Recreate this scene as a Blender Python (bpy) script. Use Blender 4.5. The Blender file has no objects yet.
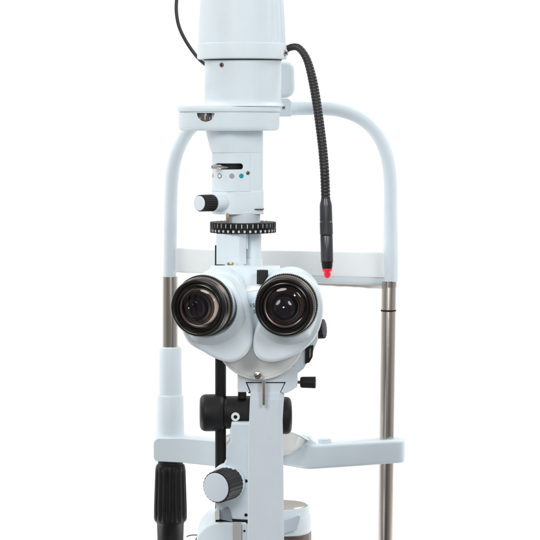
import bpy, bmesh, math, random
from mathutils import Vector, Matrix
from math import pi, sin, cos, radians as R

random.seed(4)
C = bpy.context.scene.collection
CAMY = -0.85              # the camera stands this far in front of y = 0
K = 0.8e-3 / (0.9 - CAMY) # metres per photo-pixel per metre of distance
HZ = 105.0                # eye level
Z0 = 0.60                 # camera height above the table the instrument stands on

def k(d): return (d - CAMY) * K
def P(x, y, d):
    return Vector(((x - 270) * k(d), d, Z0 + (HZ - y) * k(d)))

# ------------------------------------------------------------ materials
def material(name, col, rough=0.4, metal=0.0, bump=0.0, bscale=900.0, var=0.0, vscale=30.0,
             coat=0.0, spec=0.5, aniso=None, rvar=0.0):
    m = bpy.data.materials.new(name); m.use_nodes = True
    nt = m.node_tree; N = nt.nodes; L = nt.links
    b = N['Principled BSDF']
    b.inputs['Base Color'].default_value = (*col, 1)
    b.inputs['Roughness'].default_value = rough
    b.inputs['Metallic'].default_value = metal
    b.inputs['Coat Weight'].default_value = coat
    b.inputs['Coat Roughness'].default_value = 0.12
    b.inputs['Specular IOR Level'].default_value = spec
    tc = N.new('ShaderNodeTexCoord')
    mp = N.new('ShaderNodeMapping'); L.new(tc.outputs['Object'], mp.inputs['Vector'])
    if aniso: mp.inputs['Scale'].default_value = aniso
    if var > 0 or rvar > 0:
        n = N.new('ShaderNodeTexNoise'); n.inputs['Scale'].default_value = vscale
        n.inputs['Detail'].default_value = 6; n.inputs['Roughness'].default_value = 0.6
        L.new(mp.outputs[0], n.inputs['Vector'])
        if var > 0:
            mr = N.new('ShaderNodeMapRange'); L.new(n.outputs['Fac'], mr.inputs['Value'])
            mr.inputs['From Min'].default_value = 0.3; mr.inputs['From Max'].default_value = 0.7
            mr.inputs['To Min'].default_value = 1 - var; mr.inputs['To Max'].default_value = 1 + var
            mx = N.new('ShaderNodeMix'); mx.data_type = 'RGBA'; mx.blend_type = 'MULTIPLY'
            mx.inputs['Factor'].default_value = 1
            mx.inputs['A'].default_value = (*col, 1); L.new(mr.outputs[0], mx.inputs['B'])
            L.new(mx.outputs['Result'], b.inputs['Base Color'])
        if rvar > 0:
            mr = N.new('ShaderNodeMapRange'); L.new(n.outputs['Fac'], mr.inputs['Value'])
            mr.inputs['From Min'].default_value = 0.3; mr.inputs['From Max'].default_value = 0.7
            mr.inputs['To Min'].default_value = max(0, rough - rvar); mr.inputs['To Max'].default_value = rough + rvar
            L.new(mr.outputs[0], b.inputs['Roughness'])
    if bump > 0:
        n = N.new('ShaderNodeTexNoise'); n.inputs['Scale'].default_value = bscale
        n.inputs['Detail'].default_value = 3
        L.new(mp.outputs[0], n.inputs['Vector'])
        bp = N.new('ShaderNodeBump'); bp.inputs['Strength'].default_value = bump
        bp.inputs['Distance'].default_value = 0.0004
        L.new(n.outputs['Fac'], bp.inputs['Height']); L.new(bp.outputs[0], b.inputs['Normal'])
    return m

paint = material('white_enamel', (0.70, 0.780, 0.825), 0.42, spec=0.4, bump=0.26, bscale=1500, var=0.022, vscale=45, coat=0.0, rvar=0.06)
paint_grey = material('grey_enamel', (0.62, 0.685, 0.735), 0.40, bump=0.30, bscale=1400, var=0.015, vscale=45, rvar=0.05)
paint_warm = material('ivory_plastic', (0.83, 0.84, 0.83), 0.42, bump=0.08, var=0.015, vscale=60)
paint_frame = material('frame_enamel', (0.735, 0.82, 0.87), 0.42, spec=0.4, bump=0.2, bscale=1300, var=0.02, vscale=40, coat=0.0, rvar=0.05)
pad_mat = material('cream_padding', (0.76, 0.70, 0.65), 0.8, bump=0.5, bscale=500, var=0.05, vscale=80)
band_mat = material('band_vinyl', (0.90, 0.94, 0.95), 0.5, bump=0.2, bscale=700, var=0.02, vscale=60)
black = material('black_plastic', (0.012, 0.011, 0.011), 0.45, spec=0.24, bump=0.45, bscale=1600, var=0.35, vscale=35, rvar=0.12)
black_sat = material('satin_black_metal', (0.011, 0.010, 0.010), 0.40, spec=0.2, bump=0.15, bscale=1800, var=0.1, rvar=0.06)
black_gloss = material('black_anodised_rim', (0.010, 0.009, 0.008), 0.24, spec=0.45, var=0.1, rvar=0.05)
bronze = material('brownish_anodised_metal', (0.20, 0.165, 0.135), 0.32, metal=0.75, var=0.1, vscale=120)
cable_mat = material('cable_rubber', (0.022, 0.024, 0.022), 0.5, bump=0.3, bscale=800)
grey_metal = material('gunmetal_handle', (0.062, 0.062, 0.072), 0.30, metal=0.45, bump=0.1, var=0.06, vscale=90)
goose_mat = material('gooseneck_steel', (0.038, 0.036, 0.037), 0.36, metal=0.5, var=0.06)
steel = material('worn_steel_post', (0.60, 0.55, 0.50), 0.24, metal=1.0, var=0.05, vscale=30, aniso=(9, 9, 0.12), rvar=0.05)
chrome = material('bright_steel', (0.66, 0.63, 0.59), 0.22, metal=1.0, var=0.08, vscale=200)
# the fixation lamp is lit: its red tip glows a little
brass = material('brass', (0.60, 0.43, 0.24), 0.3, metal=1.0)
red = material('red_tip', (0.78, 0.010, 0.035), 0.42)
_b = red.node_tree.nodes['Principled BSDF']; _b.inputs['Emission Color'].default_value = (1, 0.01, 0.05, 1); _b.inputs['Emission Strength'].default_value = 0.10
beige_metal = material('beige_metal_disc', (0.50, 0.46, 0.39), 0.3, metal=0.8, var=0.05)
dark_int = material('dark_interior', (0.012, 0.011, 0.012), 0.5)
scale_brown = material('scale_drum_brown', (0.085, 0.065, 0.060), 0.45, var=0.1)
ring_white = material('ring_figure_white', (0.58, 0.62, 0.63), 0.5, var=0.15, vscale=400)
mark_white = material('marking_white', (0.80, 0.82, 0.82), 0.5)
mark_black = material('marking_black', (0.03, 0.03, 0.03), 0.5)
mark_teal = material('marking_teal', (0.0, 0.29, 0.36), 0.45)
mark_grey = material('marking_grey', (0.34, 0.33, 0.37), 0.5)
mark_orange = material('marking_orange', (0.75, 0.30, 0.10), 0.5)
barrel_in = material('barrel_interior_violet_grey', (0.15, 0.085, 0.072), 0.33, metal=0.35, var=0.2, vscale=50)
barrel_red_glint = material('painted_red_reflection', (0.42, 0.09, 0.035), 0.30, metal=0.5)  # red reflection inside the eyepiece, painted on as a coloured ring
barrel_grey = material('barrel_grey_ring', (0.12, 0.11, 0.115), 0.25, metal=0.6)
seat_glint = material('lens_seat_painted_crescent', (0.95, 0.88, 0.78), 0.35)  # bright crescent of light in the left eyepiece, put into the seat's colour

def lens_material(name, tint, refl):
    m = bpy.data.materials.new(name); m.use_nodes = True
    nt = m.node_tree; N = nt.nodes; L = nt.links
    N.remove(N['Principled BSDF']); out = N['Material Output']
    tr = N.new('ShaderNodeBsdfTransparent'); tr.inputs[0].default_value = (*tint, 1)
    gl = N.new('ShaderNodeBsdfGlossy'); gl.inputs['Roughness'].default_value = 0.02
    gl.inputs['Color'].default_value = (*refl, 1)
    fr = N.new('ShaderNodeFresnel'); fr.inputs['IOR'].default_value = 1.5
    mx = N.new('ShaderNodeMixShader')
    L.new(fr.outputs[0], mx.inputs[0]); L.new(tr.outputs[0], mx.inputs[1]); L.new(gl.outputs[0], mx.inputs[2])
    L.new(mx.outputs[0], out.inputs['Surface'])
    return m
lens_front = lens_material('coated_front_lens', (0.98, 0.96, 0.97), (1.0, 0.9, 0.92))
lens_deep = material('deep_lens', (0.006, 0.006, 0.010), 0.05, spec=0.42)

# ------------------------------------------------------------ builders
def world_loc(o):
    v = Vector((0, 0, 0))
    while o is not None:
        v += o.location; o = o.parent
    return v

def finish(name, bm, mats, parent=None, bevel=0.0, seg=3, angle=35, flat=False, normals=True):
    if not isinstance(mats, (list, tuple)): mats = [mats]
    if normals: bmesh.ops.recalc_face_normals(bm, faces=bm.faces)
    lo = Vector([min(v.co[i] for v in bm.verts) for i in range(3)])
    hi = Vector([max(v.co[i] for v in bm.verts) for i in range(3)])
    c = (lo + hi) / 2
    for v in bm.verts: v.co -= c
    me = bpy.data.meshes.new(name); bm.to_mesh(me); bm.free()
    for m in mats: me.materials.append(m)
    o = bpy.data.objects.new(name, me); C.objects.link(o)
    if not flat:
        me.polygons.foreach_set('use_smooth', [True] * len(me.polygons))
        me.set_sharp_from_angle(angle=R(angle))
    if parent is not None:
        o.parent = parent; o.location = c - world_loc(parent)
    else:
        o.location = c
    if bevel > 0:
        b = o.modifiers.new('bevel', 'BEVEL'); b.width = bevel; b.segments = seg
        b.limit_method = 'ANGLE'; b.angle_limit = R(32); b.harden_normals = True
    return o

def thing(name, label, cat, loc):
    o = bpy.data.objects.new(name, None); C.objects.link(o); o.location = loc
    o.empty_display_size = 0.02
    o['label'] = label; o['category'] = cat
    return o

def fillet(pts, r, n=5, closed=True):
    """round the corners of a 2D polygon; r is one number or one per point"""
    out = []; m = len(pts)
    for i, p in enumerate(pts):
        rr = r[i] if isinstance(r, (list, tuple)) else r
        if (not closed and i in (0, m - 1)) or rr <= 0:
            out.append((p[0], p[1])); continue
        a = Vector(pts[i - 1][:2]); b = Vector(p[:2]); c = Vector(pts[(i + 1) % m][:2])
        u = (a - b); v = (c - b); lu, lv = u.length, v.length
        if lu < 1e-9 or lv < 1e-9: out.append(tuple(b)); continue
        u /= lu; v /= lv
        ang = math.acos(max(-1, min(1, u.dot(v))))
        if ang > pi - 0.05: out.append(tuple(b)); continue
        t = min(rr / math.tan(ang / 2), lu * 0.48, lv * 0.48)
        p0 = b + u * t; p1 = b + v * t
        for j in range(n + 1):
            s = j / n
            q = p0 * (1 - s) ** 2 + b * 2 * s * (1 - s) + p1 * s ** 2
            out.append(tuple(q))
    return out

def loft(bm, rings, cap0=True, cap1=True, mat=0, closed=True, mats=None):
    vs = [[bm.verts.new(p) for p in r] for r in rings]
    n = len(vs[0])
    for i in range(len(vs) - 1):
        for j in range(n if closed else n - 1):
            f = bm.faces.new((vs[i][j], vs[i][(j + 1) % n], vs[i + 1][(j + 1) % n], vs[i + 1][j]))
            f.material_index = mats[i] if mats else mat
    if cap0: f = bm.faces.new(list(reversed(vs[0]))); f.material_index = mats[0] if mats else mat
    if cap1: f = bm.faces.new(vs[-1]); f.material_index = mats[-1] if mats else mat
    return vs

def frame(d):
    d = Vector(d).normalized()
    ref = Vector((0, 0, 1)) if abs(d.z) < 0.9 else Vector((1, 0, 0))
    a = d.cross(ref).normalized(); b = d.cross(a).normalized()
    return a, b, d

def lathe(bm, org, axis, prof, segs=64, rmod=None, mats=None, mat=0, cap=True):
    """prof: [(radius, distance along axis)] in metres"""
    a, b, d = frame(axis); org = Vector(org); rings = []
    pr = [(max(r, 1e-6), t) for r, t in prof]
    for i, (r, t) in enumerate(pr):
        ring = []
        for j in range(segs):
            th = 2 * pi * j / segs
            rr = rmod(th, i, r) if rmod else r
            ring.append(org + d * t + a * (rr * cos(th)) + b * (rr * sin(th)))
        rings.append(ring)
    loft(bm, rings, cap, cap, mat=mat, mats=mats)

def vlathe(bm, x, d, prof, segs=96, rnd=0.0, **kw):
    """vertical lathe, prof [(radius_px, y_px)] at distance d"""
    pts = fillet(prof, rnd, 4, closed=False) if rnd else prof
    o = P(x, HZ, d)
    lathe(bm, o, (0, 0, 1), [(r * k(d), (HZ - y) * k(d)) for r, y in pts], segs, **kw)

def rod(bm, p0, p1, r, bev=0.15, segs=40, mat=0, rmod=None):
    p0 = Vector(p0); p1 = Vector(p1); L = (p1 - p0).length; e = min(r * bev, L * 0.3)
    prof = fillet([(0, 0), (r, 0), (r, L), (0, L)], e, 4, closed=False)
    lathe(bm, p0, p1 - p0, prof, segs, mat=mat, rmod=rmod)

def ext_xz(bm, poly, d0, d1, mat=0):
    s = k(d0)
    q = [((x - 270) * s, Z0 + (HZ - y) * s) for x, y in poly]
    loft(bm, [[Vector((x, d0, z)) for x, z in q], [Vector((x, d1, z)) for x, z in q]], mat=mat)

def box(bm, x0, x1, y0, y1, d0, d1, mat=0):
    ext_xz(bm, [(x0, y0), (x1, y0), (x1, y1), (x0, y1)], d0, d1, mat)

def ext_plan(bm, poly, d, ys, mat=0, scales=None, cx=None):
    """poly [(x_px, depth_px)] relative to axis depth d, extruded through ys"""
    s = k(d); rings = []
    for i, y in enumerate(ys):
        sc = scales[i] if scales else 1
        rings.append([Vector((((cx if cx else 0) + (x - (cx if cx else 0)) * sc - 270) * s, d + dy * sc * s, Z0 + (HZ - y) * s)) for x, dy in poly])
    loft(bm, rings, mat=mat)

def spline(pts, n=12):
    out = []; m = len(pts)
    for i in range(m - 1):
        p0 = pts[max(i - 1, 0)]; p1 = pts[i]; p2 = pts[i + 1]; p3 = pts[min(i + 2, m - 1)]
        for j in range(n):
            t = j / n
            out.append(0.5 * ((2 * p1) + (p2 - p0) * t + (2 * p0 - 5 * p1 + 4 * p2 - p3) * t * t + (3 * p1 - p0 - 3 * p2 + p3) * t ** 3))
    out.append(pts[-1].copy()); return out

def tube(bm, pts, rad, segs=28, mat=0, caps=True):
    """pts: vectors, rad: number or function(u, arc_length)"""
    n = len(pts); T = []
    for i in range(n):
        T.append((pts[min(i + 1, n - 1)] - pts[max(i - 1, 0)]).normalized())
    a, b, _ = frame(T[0]); rings = []; s = 0
    tot = sum((pts[i + 1] - pts[i]).length for i in range(n - 1))
    for i in range(n):
        if i:
            s += (pts[i] - pts[i - 1]).length
            a = (a - T[i] * a.dot(T[i])).normalized(); b = T[i].cross(a)
        r = rad(s / tot, s) if callable(rad) else rad
        rings.append([pts[i] + a * (r * cos(2 * pi * j / segs)) + b * (r * sin(2 * pi * j / segs)) for j in range(segs)])
    loft(bm, rings, caps, caps, mat=mat)

def resample(pts, step):
    out = [pts[0].copy()]; acc = 0.0
    for i in range(1, len(pts)):
        a, b = pts[i - 1], pts[i]; L = (b - a).length
        while acc + L >= step:
            t = (step - acc) / L; a = a.lerp(b, t); out.append(a.copy()); L = (b - a).length; acc = 0
            if L < 1e-9: break
        acc += L
    out.append(pts[-1].copy()); return out

def cut(o, *cutters):
    """carve real recesses into a part, then throw the cutters away"""
    for bm in cutters:
        bmesh.ops.recalc_face_normals(bm, faces=bm.faces)
        me = bpy.data.meshes.new('cutter'); bm.to_mesh(me); bm.free()
        for m in o.data.materials: me.materials.append(m)
        c = bpy.data.objects.new('cutter', me); C.objects.link(c)
        md = o.modifiers.new('cut', 'BOOLEAN'); md.operation = 'DIFFERENCE'; md.solver = 'EXACT'; md.object = c
        bpy.context.view_layer.update()
        dg = bpy.context.evaluated_depsgraph_get()
        new = bpy.data.meshes.new_from_object(o.evaluated_get(dg))
        o.modifiers.clear(); o.data = new
        bpy.data.objects.remove(c)
    new.polygons.foreach_set('use_smooth', [True] * len(new.polygons))
    new.set_sharp_from_angle(angle=R(35))

def text_bm(bm, s, size, mw, depth=0.00012, mat=0):
    cu = bpy.data.curves.new('t', 'FONT'); cu.body = s; cu.size = size; cu.extrude = depth
    cu.align_x = 'CENTER'; cu.align_y = 'CENTER'
    o = bpy.data.objects.new('t', cu); C.objects.link(o)
    bpy.context.view_layer.update()
    me = bpy.data.meshes.new_from_object(o.evaluated_get(bpy.context.evaluated_depsgraph_get()))
    n0 = len(bm.verts); bm.from_mesh(me); bm.verts.ensure_lookup_table()
    for v in bm.verts[n0:]: v.co = mw @ v.co
    bpy.data.objects.remove(o)

def facing(p, axis_out):
    """matrix whose +Z looks along axis_out, +Y up"""
    z = Vector(axis_out).normalized(); x = Vector((0, 0, 1)).cross(z).normalized(); y = z.cross(x)
    m = Matrix((x, y, z)).transposed().to_4x4(); m.translation = Vector(p); return m

def flutes(n, depth, keep=()):
    def f(th, i, r):
        if i in keep: return r
        c = cos(n * th)
        return r * (1 - depth * (0.5 - 0.5 * max(-1, min(1, c * 1.8))))
    return f

def screw(parent, p, axis, r, m=chrome, slot=True, h=None):
    bm = bmesh.new(); h = h or r * 0.5; axis = Vector(axis).normalized()
    pr = fillet([(r, -h), (r, h), (r * 0.32, h * 1.05)], r * 0.25, 3, closed=False) 
    pr += [(r * 0.30, h * 0.2), (0, h * 0.2)]
    lathe(bm, p, axis, pr, 28, mats=[0] * (len(pr) - 3) + [1, 1])
    return finish('screw', bm, [m, dark_int], parent)

# ============================================================ SLIT LAMP
slit = thing('slit_lamp_microscope',
             'white slit lamp microscope with two black eyepieces below a tall white lamp housing', 'slit lamp', P(262, 610, 1.06))
TD = 1.12   # distance of the lamp tower's axis
kt = k(TD)

# -- lamp housing: a tapering round hood, fluted on its right flank
bm = bmesh.new()
def hood_mod(th, i, r):
    # cooling ribs on the right flank
    a = (th + pi) % (2 * pi) - pi          # angle round the axis
    x, y = cos(th), sin(th)
    return r
a_, b_, _d = frame((0, 0, 1))
def rib_mod(th, i, r):
    v = a_ * cos(th) + b_ * sin(th)
    ang = math.degrees(math.atan2(-v.y, v.x))      # 0 = to the right, 90 = to the camera
    if -60 < ang < 52 and i > 9:
        ph = ((ang + 60) % 11.2) / 11.2
        d = 0.032 * (0.5 - 0.5 * cos(2 * pi * ph)) ** 0.6
        return r * (1 - d)
    return r
prof = [(0, 56), (39, 56), (39.4, 58.6), (40.2, 59.4), (43.6, 59.4), (44.5, 59.0), (44.9, 58.0), (44.9, 57.4), (44.4, 44.6), (44.35, 44.1), (43.9, 43.5), (43.85, 43.0), (43.8, 42), (42.9, 20), (41.7, 0), (40.5, -30), (39.5, -52), (37.5, -58), (33, -61), (0, -62)]
vlathe(bm, 242, TD, prof, 288, rmod=rib_mod)
housing = finish('lamp_housing', bm, paint, slit, angle=40)
# small fixing screw and bracket at the lower right of the hood
screw(housing, P(284.5, 53, TD - 0.012), (0.75, -1, 0), 3.4 * kt, chrome, h=2.2 * kt)

bm = bmesh.new()
prof = [(0, 54), (38.2, 54), (38.3, 60), (38.35, 80), (38.35, 98), (38.4, 100), (38.6, 101.5), (39.2, 103.2), (40.2, 104.4), (41.5, 106), (0, 106)]
vlathe(bm, 243, TD, prof, 160)
vlathe(bm, 242.6, TD, [(0, 60.6), (39.2, 60.6), (39.2, 59.0), (0, 59.0)], 96, mat=1)
neck = finish('lamp_neck', bm, [paint, dark_int], slit)
def on_cyl(cx, r, x, y, d=TD, out=0.0):
    """point and outward normal on the camera side of a vertical cylinder"""
    s = (x - cx) / r; s = max(-0.97, min(0.97, s))
    n = Vector((s, -math.sqrt(1 - s * s), 0))
    return P(cx, y, d) + n * ((r + out) * k(d)), n
p, n = on_cyl(243, 38.3, 222.5, 65.5)
screw(neck, p, n, 2.4 * kt, bronze, h=0.8 * kt)

# -- scale collar (the wide plate), with lip, groove and a semicircular reading window
def oval(cx, hw, hd, p=2.6, n=128):
    out = []
    for j in range(n):
        t = 2 * pi * j / n; c, s = cos(t), sin(t)
        out.append((cx + hw * math.copysign(abs(c) ** (2 / p), c), hd * math.copysign(abs(s) ** (2 / p), s)))
    return out
bm = bmesh.new()
rings = []
def collar_ring(e, y):
    return [Vector(((x - 270) * kt, TD + dy * kt, Z0 + (HZ - y) * kt)) for x, dy in oval(229, 51.3 + e, 40 + e)]
for e, y in [(-5.0, 130.4), (-3.0, 130.1), (-1.8, 129.2), (-1.1, 127.6), (-0.9, 126), (-0.6, 112.8), (-1.6, 112.6), (-1.6, 111.6), (0, 111.4), (0.3, 110.8), (0.3, 107.2), (-0.3, 105.8), (-2, 105.4), (-9, 105.3)]:
    rings.append(collar_ring(e, y))
loft(bm, rings)
collar = finish('scale_collar', bm, paint, slit, angle=40)
cb = bmesh.new()
ext_xz(cb, [(204.5 + 9.0 * cos(pi * j / 32), 113.1 + 9.0 * sin(pi * j / 32)) for j in range(33)], TD - 0.070, TD - 0.028)
cut(collar, cb)
bm = bmesh.new()
lathe(bm, P(204.5, 111.5, TD - 0.0225), (0, 0, 1), [(0, -11 * kt), (9.6 * kt, -11 * kt), (9.6 * kt, 0), (0, 0)], 48)
for dx, l in ((-4.6, 2.2), (0.3, 5.5), (5.0, 2.2)):
    x = 205 + dx
    n = Vector(((x - 204.5) / 9.6, -math.sqrt(1 - ((x - 204.5) / 9.6) ** 2), 0))
    q = P(204.5, 119.5 - l / 2, TD - 0.0225) + n * (9.6 * kt)
    m0 = facing(q, n); b2 = bmesh.new(); bmesh.ops.create_cube(b2, size=1)
    bmesh.ops.transform(b2, matrix=m0 @ Matrix.Diagonal((0.55 * kt, l * kt, 0.3 * kt, 1)), verts=b2.verts)
    me = bpy.data.meshes.new('x'); b2.to_mesh(me); b2.free(); f0 = len(bm.faces); bm.from_mesh(me); bm.faces.ensure_lookup_table()
    for f in bm.faces[f0:]: f.material_index = 1
f0 = len(bm.faces)
text_bm(bm, '8', 4.6 * kt, facing(P(206.0, 114.0, TD - 0.0225) + Vector((0, -9.7 * kt, 0)), (0.1, -1, 0)))
bm.faces.ensure_lookup_table()
for f in bm.faces[f0:]: f.material_index = 1
finish('scale_drum', bm, [scale_brown, mark_white], collar)

# -- filter housing: cylinder front-left, square block behind-right, tapering under the collar
def front_y(x, e=0.0):
    """depth of the housing's front at x: a cylinder that flattens into a plain cheek on the right"""
    if x <= 238.0:
        return -math.sqrt(max(0.0, (19.2 + e) ** 2 - (231.5 - x) ** 2))
    a = -math.sqrt((19.2 + e) ** 2 - 6.5 ** 2); sl = 6.5 / -a
    u = (x - 238.0)
    return a + sl * u * (1 - 0.10 * min(1, u / 25))
def front_n(x):
    g = front_y(x + 0.05) - front_y(x - 0.05)
    return Vector((g / 0.1, -1, 0)).normalized()
def filt_plan(e=0.0, right=263, back=24):
    x0 = 231.5 - 19.2 - e; pts = [(x0, 0.0)]
    for j in range(1, 17):
        x = 231.5 - (19.2 + e) * cos(pi / 2 * j / 16 ) if j < 16 else 231.5
        pts.append((x, front_y(x, e)))
    for x in (234, 236, 238, 241, 244, 247, 250, 254, 258, 261): pts.append((x, front_y(x, e)))
    r_ = right + e
    pts += [(r_ - 0.8, front_y(r_ - 0.8, e) + 0.3), (r_, front_y(r_, e) + 1.6), (r_, back), (x0, back)]
    return pts
def plan_ring(pts, y, d=TD):
    return [Vector(((x - 270) * k(d), d + dy * k(d), Z0 + (HZ - y) * k(d))) for x, dy in pts]
bm = bmesh.new()
base = filt_plan()
def widen(f, extra):   # flare to the left and front
    return [(263 - (263 - x) * (1 + f), dy * (1 + extra)) for x, dy in base]
loft(bm, [plan_ring(base, 213.2), plan_ring(base, 213), plan_ring(base, 152.6), plan_ring(widen(0.02, 0.06), 152.2), plan_ring(widen(0.035, 0.08), 150.5), plan_ring(widen(0.13, 0.30), 131), plan_ring(widen(0.13, 0.30), 127)])
filt = finish('filter_housing', bm, paint, slit, angle=32)
slot_c = []
sc = bmesh.new()
ext_xz(sc, fillet([(214.5, 164.2), (242.5, 164.2), (242.5, 170.6), (214.5, 170.6)], 3.1, 8), TD - 0.04, TD - 0.0005)
bx = bmesh.new(); box(bx, 207, 216, 165, 169.8, TD - 0.03, TD - 0.004)
cut(filt, sc)
# panel over the cylinder: thin curved plate with the slot, colour marks and a screw
bm = bmesh.new()
def arc_plate(y0, y1, x0, x1, out, th, n=36, mat=0):
    ro = []; xs = [x0 + (x1 - x0) * (0.5 - 0.5 * cos(pi * j / n)) if 0 else x0 + (x1 - x0) * (j / n) ** 1.6 for j in range(n + 1)]
    for y in (y0, y1):
        outer = [(x, front_y(max(x, 231.5 - 19.2 - out + 0.01), out)) for x in xs]
        inner = [(x + (0.4 if j == n else 0), front_y(max(x, 231.5 - 19.2 + 0.3), out - th)) for j, x in reversed(list(enumerate(xs)))]
        ro.append(plan_ring(outer + inner, y))
    loft(bm, ro, mat=mat)
arc_plate(190.6, 153.4, 211.9, 250.2, 0.55, 1.2)
plate = finish('filter_plate', bm, paint, filt, angle=30)
sc = bmesh.new()
ext_xz(sc, fillet([(213.6, 164.2), (242.5, 164.2), (242.5, 170.6), (213.6, 170.6)], 3.1, 8), TD - 0.05, TD - 0.0005)
cut(plate, sc)
bm = bmesh.new(); vlathe(bm, 231.5, TD, [(0, 172), (15.2, 172), (15.2, 163), (0, 163)], 60)
finish('filter_wheel', bm, black_sat, filt)
bm = bmesh.new()
def arc_mark(x, y, rx, ry, mat, ring=False):
    n = front_n(x); p = P(x, y, TD) + Vector((0, front_y(x, 0.55) * kt, 0)) + n * (0.1 * kt)
    if ring:
        prof = [(rx * kt, -0.2 * kt), (rx * kt, 0.12 * kt), (rx * 0.76 * kt, 0.12 * kt), (rx * 0.76 * kt, -0.2 * kt)]
    else:
        prof = [(rx * kt, -0.4 * kt), (rx * kt, 0.1 * kt), (0, 0.1 * kt)]
    lathe(bm, p, n, prof, 36, mat=mat, cap=not ring)
arc_mark(220.0, 175.4, 1.8, 1.8, 4)
arc_mark(220.0, 175.4, 2.4, 2.4, 0, True)
arc_mark(232.2, 175.4, 2.6, 2.6, 1)
arc_mark(241.6, 175.4, 2.4, 2.4, 2)
arc_mark(213.0, 175.4, 1.9, 1.9, 3)
finish('filter_marking', bm, [mark_black, mark_grey, mark_teal, mark_orange, mark_white], filt, normals=True)
n = front_n(248); p = P(248, 172.5, TD) + Vector((0, front_y(248, 0.55) * kt, 0))
screw(filt, p, n, 2.0 * kt, bronze, h=0.5 * kt)
bm = bmesh.new()
p0 = P(231, 167.4, TD - 0.010); p1 = P(212.2, 166.8, TD - 0.024)
rod(bm, p0, p1, 1.3 * kt, segs=20)
rod(bm, p1 + (p0 - p1) * 0.45, p1, 2.3 * kt, segs=28, bev=0.3)
finish('filter_lever', bm, chrome, filt)
# thin seam lines and lower shoe
bm = bmesh.new()
lowp = filt_plan(0.7)
loft(bm, [plan_ring(lowp, 213.6), plan_ring(lowp, 210.4), plan_ring(lowp, 191.4), plan_ring(filt_plan(0.3), 191.0)])
shoe = finish('lower_housing', bm, paint, filt, angle=24, bevel=0.0004, seg=2)
bm = bmesh.new(); box(bm, 254.6, 263.9, 208.9, 209.7, TD - 0.0135, TD + 0.01)
finish('seam_slot', bm, dark_int, filt)

# -- aperture knob on the left front
ax = Vector((-0.66, -0.75, 0.015)).normalized()
bm = bmesh.new()
root = P(226, 202.5, TD - 0.010)
r0 = 8.6 * kt
lathe(bm, root, ax, fillet([(0, -0.004), (r0, -0.004), (r0, 19.5 * kt), (0, 19.5 * kt)], 0.0006, 3, closed=False), 64)
boss = finish('knob_boss', bm, paint, slit)
bm = bmesh.new(); L0 = 19.8 * kt; L1 = 38.5 * kt; r1 = 8.4 * kt
lathe(bm, root, ax, fillet([(0, L0), (r1 * 0.96, L0), (r1, L0 + 0.001), (r1 * 0.98, L1 - 0.0008), (r1 * 0.93, L1), (0, L1)], 0.0004, 3, closed=False), 144, rmod=flutes(22, 0.07))
knob = finish('aperture_knob', bm, black, slit, angle=50)
bm = bmesh.new()
lathe(bm, root, ax, fillet([(0, L1 - 0.001), (r1 * 0.86, L1 - 0.001), (r1 * 0.86, L1 + 0.0006), (0, L1 + 0.0007)], 0.0004, 3, closed=False), 64)
finish('knob_cap', bm, paint, knob)

# -- neck and toothed ring
bm = bmesh.new()
vlathe(bm, 243, TD, [(0, 212), (17.2, 212), (17.2, 223), (0, 223)], 96)
finish('ring_spindle', bm, paint_grey, slit)
bm = bmesh.new(); rod(bm, P(228, 213, TD - 0.017), P(228, 222.4, TD - 0.017), 1.5 * kt, segs=20)
finish('stop_pin', bm, brass, slit)
bm = bmesh.new()
rr = 32.4
def gear_mod(th, i, r): return r
lathe(bm, P(243, HZ, TD), (0, 0, 1), [(x * kt, (HZ - y) * kt) for x, y in [(0, 232.2), (31.2, 232.2), (31.9, 231.6), (31.9, 223.0), (31.2, 222.2), (0, 222.2)]], 144)
for j in range(36):
    t = 2 * pi * (j + 0.35) / 36
    def pad(t, y0, y1, wpx, r0_, r1_, mat):
        n = Vector((cos(t), sin(t), 0)); u = Vector((-sin(t), cos(t), 0)); c = P(243, HZ, TD)
        vs = []
        for rp in (r0_, r1_):
            f_ = 1.0 if rp == r0_ else 0.86
            for (uu, y) in ((-wpx / 2 * f_, y0), (wpx / 2 * f_, y0), (wpx / 2 * f_, y1), (-wpx / 2 * f_, y1)):
                vs.append(bm.verts.new(c + n * (rp * kt) + u * (uu * kt) + Vector((0, 0, (HZ - y) * kt))))
        for q in ((0, 1, 2, 3), (4, 5, 6, 7), (0, 1, 5, 4), (1, 2, 6, 5), (2, 3, 7, 6), (3, 0, 4, 7)):
            f = bm.faces.new([vs[a] for a in q]); f.material_index = mat
    pad(t, 231.1, 228.8, 2.2, 31.6, 32.6, 1)                     # white figures
    pad(t + pi / 36, 226.8, 222.9, 0.9, 31.6, 32.2, 1)           # white ticks
    pad(t, 228.0, 222.0, 3.3, 31.6, 33.0, 0)                     # black teeth
    pad(t + pi / 36, 232.2, 227.0, 2.2, 31.6, 33.0, 0)
finish('toothed_ring', bm, [black, ring_white], slit, angle=30)

# -- prism housing and spindle below the ring
bm = bmesh.new()
ext_plan(bm, fillet([(217, -26), (239.5, -26), (246.3, -17), (246.3, 12), (217, 12)], 0.5, 3), TD, [262.6, 232.4])
prism = finish('prism_housing', bm, paint, slit, bevel=0.0005)
bm = bmesh.new()
vlathe(bm, 253.3, TD, [(0, 262), (8.0, 262), (8.0, 232.2), (0, 232.2)], 72)
vlathe(bm, 253, TD, fillet([(0, 272), (9.4, 272), (9.4, 257.8), (8.0, 257.4), (0, 257.4)], 0.4, 3, closed=False), 72)
finish('spindle', bm, paint, slit)
bm = bmesh.new(); box(bm, 245.6, 248, 232.4, 249, TD - 0.0135, TD - 0.006); box(bm, 226, 238, 262.8, 270, TD - 0.024, TD)
finish('index_block', bm, paint_grey, prism, bevel=0.0003)
bm = bmesh.new(); rod(bm, P(230.5, 262.2, TD - 0.021), P(230.5, 265, TD - 0.021), 4.5 * kt, segs=30)
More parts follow.
